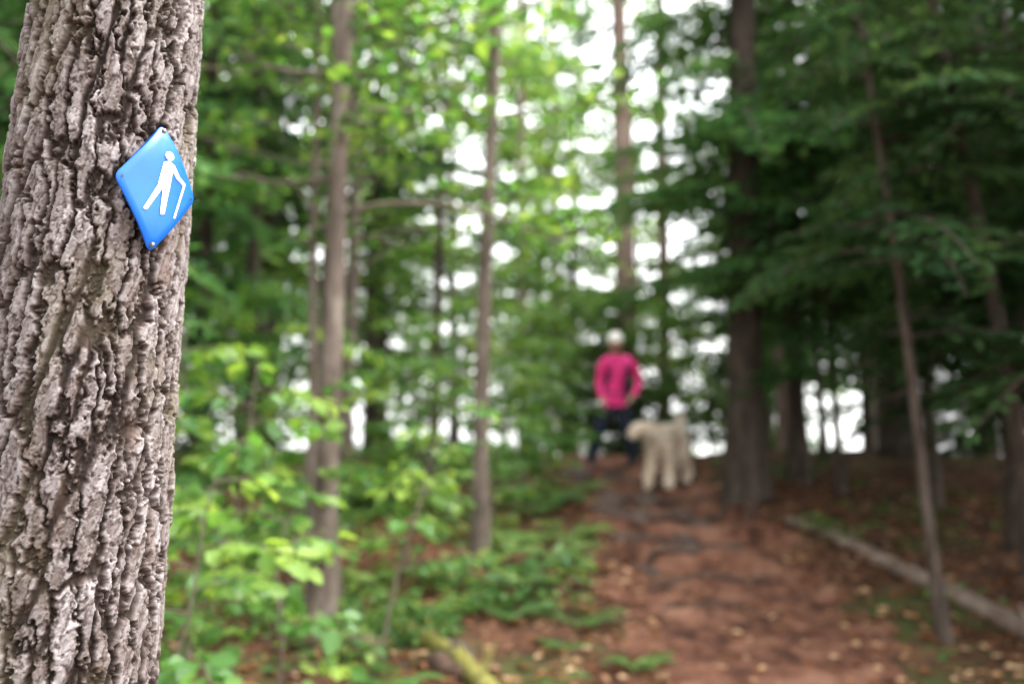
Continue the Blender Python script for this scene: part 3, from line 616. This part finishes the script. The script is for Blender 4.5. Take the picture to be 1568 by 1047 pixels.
def sphere_mesh(name, fn, mats, nu=40, nv=28):
    vs = []; fs = []
    for j in range(nv+1):
        for i in range(nu):
            t = math.pi*j/nv; a = 2*math.pi*i/nu
            vs.append(fn(math.sin(t)*math.cos(a), math.sin(t)*math.sin(a), math.cos(t)))
    for j in range(nv):
        for i in range(nu): fs.append((j*nu+i, (j+1)*nu+i, (j+1)*nu+(i+1) % nu, j*nu+(i+1) % nu))
    me = bpy.data.meshes.new(name); me.from_pydata(vs, [], fs); me.update()
    for m in mats: me.materials.append(m)
    for p in me.polygons: p.use_smooth = True
    return me
def gs(a, b, s): return math.exp(-((a-b)/s)**2)
def headf(x, y, z):
    X = x*.076; Y = y*.092; Z = z*.115
    if z < 0: X *= 1-.28*(-z)**1.5; Y = Y*(1-.18*(-z)) - .012*(-z)
    if y < 0:
        Y -= .020*gs(x, 0, .16)*gs(z, -.12, .20)*(1 if z < .1 else gs(z, .1, .15))
        Y += .008*(gs(x, .38, .2)+gs(x, -.38, .2))*gs(z, .06, .14)
        Y -= .006*gs(x, 0, .3)*gs(z, -.45, .1); Y -= .008*gs(x, 0, .3)*gs(z, -.85, .15)
    return (X, Y, Z)
hp = (.03, -.025, 1.585)
headE = empty('head', hp, (math.radians(6), 0, math.radians(-6))); headE.parent = hiker
obj('face', sphere_mesh('face', headf, [skinm]), parent=headE)
for sx in (-1, 1):
    obj('ear', sphere_mesh('ear', lambda x, y, z: (x*.012, y*.020, z*.032), [skinm], 14, 10), (sx*.076, .005, -.005), parent=headE)
    obj('eye', sphere_mesh('eye', lambda x, y, z: (x*.013, y*.008, z*.007), [eye], 12, 8), (sx*.030, -.081, .010), parent=headE)
obj('mouth', sphere_mesh('mouth', lambda x, y, z: (x*.024, y*.006, z*.007), [lip], 12, 8), (0, -.088, -.052), parent=headE)
obj('hair', sphere_mesh('hair', lambda x, y, z: (x*.080, max(y, -.05)*.088+.014, min(z, .45)*.115-(.02 if z < -.3 else 0)), [hair]), parent=headE)
def capf(x, y, z):
    zz = max(z, -.05); return (x*.096, y*.110, (zz*.088 if zz > 0 else zz*.16)+.044)
obj('cap', sphere_mesh('cap', capf, [capm]), parent=headE)
obj('cap_brim', sphere_mesh('cap_brim', lambda x, y, z: (x*.080, y*.070-.105, z*.006+.042-.02*x*x-(.015*max(0, -y))), [capm], 24, 8), parent=headE)
def box_round(sx, sy, sz, p=4):
    def f(x, y, z):
        k = (abs(x)**p+abs(y)**p+abs(z)**p)**(-1/p); return (x*k*sx, y*k*sy, z*k*sz)
    return f
obj('backpack', sphere_mesh('backpack', box_round(.15, .10, .23), [packm]), (.06, .19, 1.20), parent=hiker)
mb = MB()
for sx, x0, x1 in ((-1, -.035, -.05), (1, .155, .16)):
    mb.tube(np.array([(x0, .12, 1.40), (x0, .02, 1.44), (x0, -.07, 1.38), (x0, -.12, 1.26), (x1, -.12, 1.14), (x1+sx*.05, -.06, 1.05), (x1+sx*.05, .1, 1.02)]), .010, 6, 0)
th = np.linspace(0, 2*np.pi, 25); mb.tube(np.column_stack([.01+.152*np.cos(th), .118*np.sin(th), np.full(25, .965)]), .010, 6, 0)
obj('pack_straps', mb.mesh('pack_straps', [packm]), parent=hiker)

# dog
fur = noise_mat('cream_fur', [(.60, .46, .33), (.80, .68, .54), (.88, .80, .70)], 7, .9, .6, bscale=60); nosem = plain('dog_nose', (.02, .015, .015), .4)
DVt = [(0, .12, .58), (0, .34, .59), (0, -.14, .57), (0, -.26, .62), (-.04, -.36, .68), (-.09, -.47, .70), (-.13, -.57, .655), (-.15, -.64, .635),
       (.085, -.20, .46), (.095, -.15, .32), (.10, -.19, .15), (.10, -.20, .035), (.10, -.26, .03),
       (-.085, -.20, .46), (-.095, -.17, .32), (-.10, -.26, .16), (-.11, -.29, .035), (-.11, -.35, .03),
       (.085, .33, .46), (.10, .23, .32), (.11, .41, .18), (.11, .36, .035), (.11, .30, .03),
       (-.085, .33, .46), (-.10, .27, .32), (-.10, .46, .19), (-.10, .42, .035), (-.10, .36, .03),
       (0, .43, .63), (.01, .48, .67), (.02, .48, .73), (.02, .42, .76)]
DE = [(0, 1), (0, 2), (2, 3), (3, 4), (4, 5), (5, 6), (6, 7), (2, 8), (8, 9), (9, 10), (10, 11), (11, 12), (2, 13), (13, 14), (14, 15), (15, 16), (16, 17),
      (1, 18), (18, 19), (19, 20), (20, 21), (21, 22), (1, 23), (23, 24), (24, 25), (25, 26), (26, 27), (1, 28), (28, 29), (29, 30), (30, 31)]
DR = [(.115, .115), (.125, .12), (.135, .15), (.11, .11), (.085, .08), (.098, .092), (.058, .052), (.035, .032), .066, .046, .034, .042, .034, .066, .046, .034, .042, .034,
      .09, .06, .036, .04, .034, .09, .06, .036, .04, .034, .045, .04, .045, .03]
dogm = skin('dog_body', DVt, DE, DR, [fur])
co = np.array([v.co for v in dogm.vertices]); no = np.array([v.normal for v in dogm.vertices])
k = (vn(co[:, 0]*32+60+co[:, 2]*20, co[:, 1]*32+60, 1)-.5)*.03+(vn(co[:, 2]*34+60, co[:, 1]*34+co[:, 0]*30+60, 2)-.5)*.03
co = co+no*k[:, None]; dogm.vertices.foreach_set('co', co.astype(np.float32).ravel()); dogm.update()
dx, dy = 1.68, 10.9
dog = empty('dog', (dx, dy, float(g(dx-.1, dy-.2))-.0), (math.radians(4), 0, math.radians(-30)))
dog.scale = (.96, .96, .96)
obj('body', dogm, parent=dog)
n = 9000; pid = R.integers(0, len(co), n); mb = MB()
a = no[pid]*.6+np.array([0, .4, -.8])+R.normal(0, .45, (n, 3)); low = np.where(co[pid, 2] < .08, .3, 1)
mb.leaves(co[pid], a, no[pid]+R.normal(0, .4, (n, 3)), R.uniform(.02, .05, n)*low, R.uniform(.008, .014, n), 0, R.random(n))
obj('fur', mb.mesh('fur', [fur]), parent=dog)
for sx in (-1, 1):
    e = skin('ear', [(-.09+sx*.075, -.45, .74), (-.09+sx*.115, -.46, .69), (-.09+sx*.12, -.47, .61), (-.09+sx*.11, -.48, .57)], [(0, 1), (1, 2), (2, 3)], [(.03, .02), (.04, .018), (.042, .018), (.02, .012)], [fur])
    obj('ear', e, parent=dog)
    obj('eye', sphere_mesh('eye', lambda x, y, z: (x*.011, y*.011, z*.011), [nosem], 10, 8), (-.115+sx*.04, -.548, .722), parent=dog)
obj('nose', sphere_mesh('nose', lambda x, y, z: (x*.02, y*.015, z*.015), [nosem], 12, 8), (-.153, -.674, .647), parent=dog)
bpy.context.view_layer.update()
mb = MB(); a = np.array([hx+.18, hy-.21, hz+.87]); b = np.array(dog.matrix_world @ Vector((0, -.26, .71))); t = np.linspace(0, 1, 16)
P = a+(b-a)*t[:, None]; P[:, 2] -= .18*np.sin(np.pi*t); mb.tube(P, .006, 5, 0)
obj('leash', mb.mesh('leash', [navy]))

# ---------------------------------------------------------------- light
el = math.radians(60); azs = math.radians(84)   # thin overcast, soft sun high on the right
w = bpy.data.worlds.new('World'); scene.world = w; w.use_nodes = True; nt = w.node_tree; nt.nodes.clear(); N = nt.nodes; L = nt.links
out = N.new('ShaderNodeOutputWorld'); bg = N.new('ShaderNodeBackground'); bg.inputs[1].default_value = .15
sky = N.new('ShaderNodeTexSky'); sky.sky_type = 'NISHITA'; sky.sun_disc = False; sky.sun_elevation = el; sky.sun_rotation = azs; sky.dust_density = 6; sky.air_density = 1.2
tc = N.new('ShaderNodeTexCoord'); sx = N.new('ShaderNodeSeparateXYZ'); mxn = N.new('ShaderNodeMath'); mxn.operation = 'MAXIMUM'; mxn.inputs[1].default_value = .10; cx = N.new('ShaderNodeCombineXYZ')
L.new(tc.outputs['Generated'], sx.inputs[0]); L.new(sx.outputs[0], cx.inputs[0]); L.new(sx.outputs[1], cx.inputs[1]); L.new(sx.outputs[2], mxn.inputs[0]); L.new(mxn.outputs[0], cx.inputs[2])
L.new(cx.outputs[0], sky.inputs[0])
hs = N.new('ShaderNodeHueSaturation'); hs.inputs['Saturation'].default_value = .12; hs.inputs['Value'].default_value = 8.5
L.new(sky.outputs[0], hs.inputs['Color']); L.new(hs.outputs[0], bg.inputs[0]); L.new(bg.outputs[0], out.inputs[0])
sl = bpy.data.lights.new('sun', 'SUN'); sl.energy = .9; sl.angle = math.radians(20); sl.color = (1, .95, .88)
so = bpy.data.objects.new('sun', sl); COL.objects.link(so)
sd = Vector((math.cos(el)*math.sin(azs), math.cos(el)*math.cos(azs), math.sin(el)))
so.rotation_euler = sd.to_track_quat('Z', 'Y').to_euler(); so.location = (5, 5, 12)

# ---------------------------------------------------------------- camera
cam = bpy.data.cameras.new('camera'); co_ = bpy.data.objects.new('camera', cam); COL.objects.link(co_)
co_.location = (0, 0, 1.5); co_.rotation_euler = (math.radians(95), 0, 0)
cam.lens = 35; cam.sensor_width = 36; cam.clip_end = 4000; cam.clip_start = .05
cam.dof.use_dof = True; cam.dof.focus_distance = 1.41; cam.dof.aperture_fstop = 2.0
scene.camera = co_
scene.view_settings.view_transform = 'Standard'; scene.view_settings.look = 'None'; scene.view_settings.exposure = 0
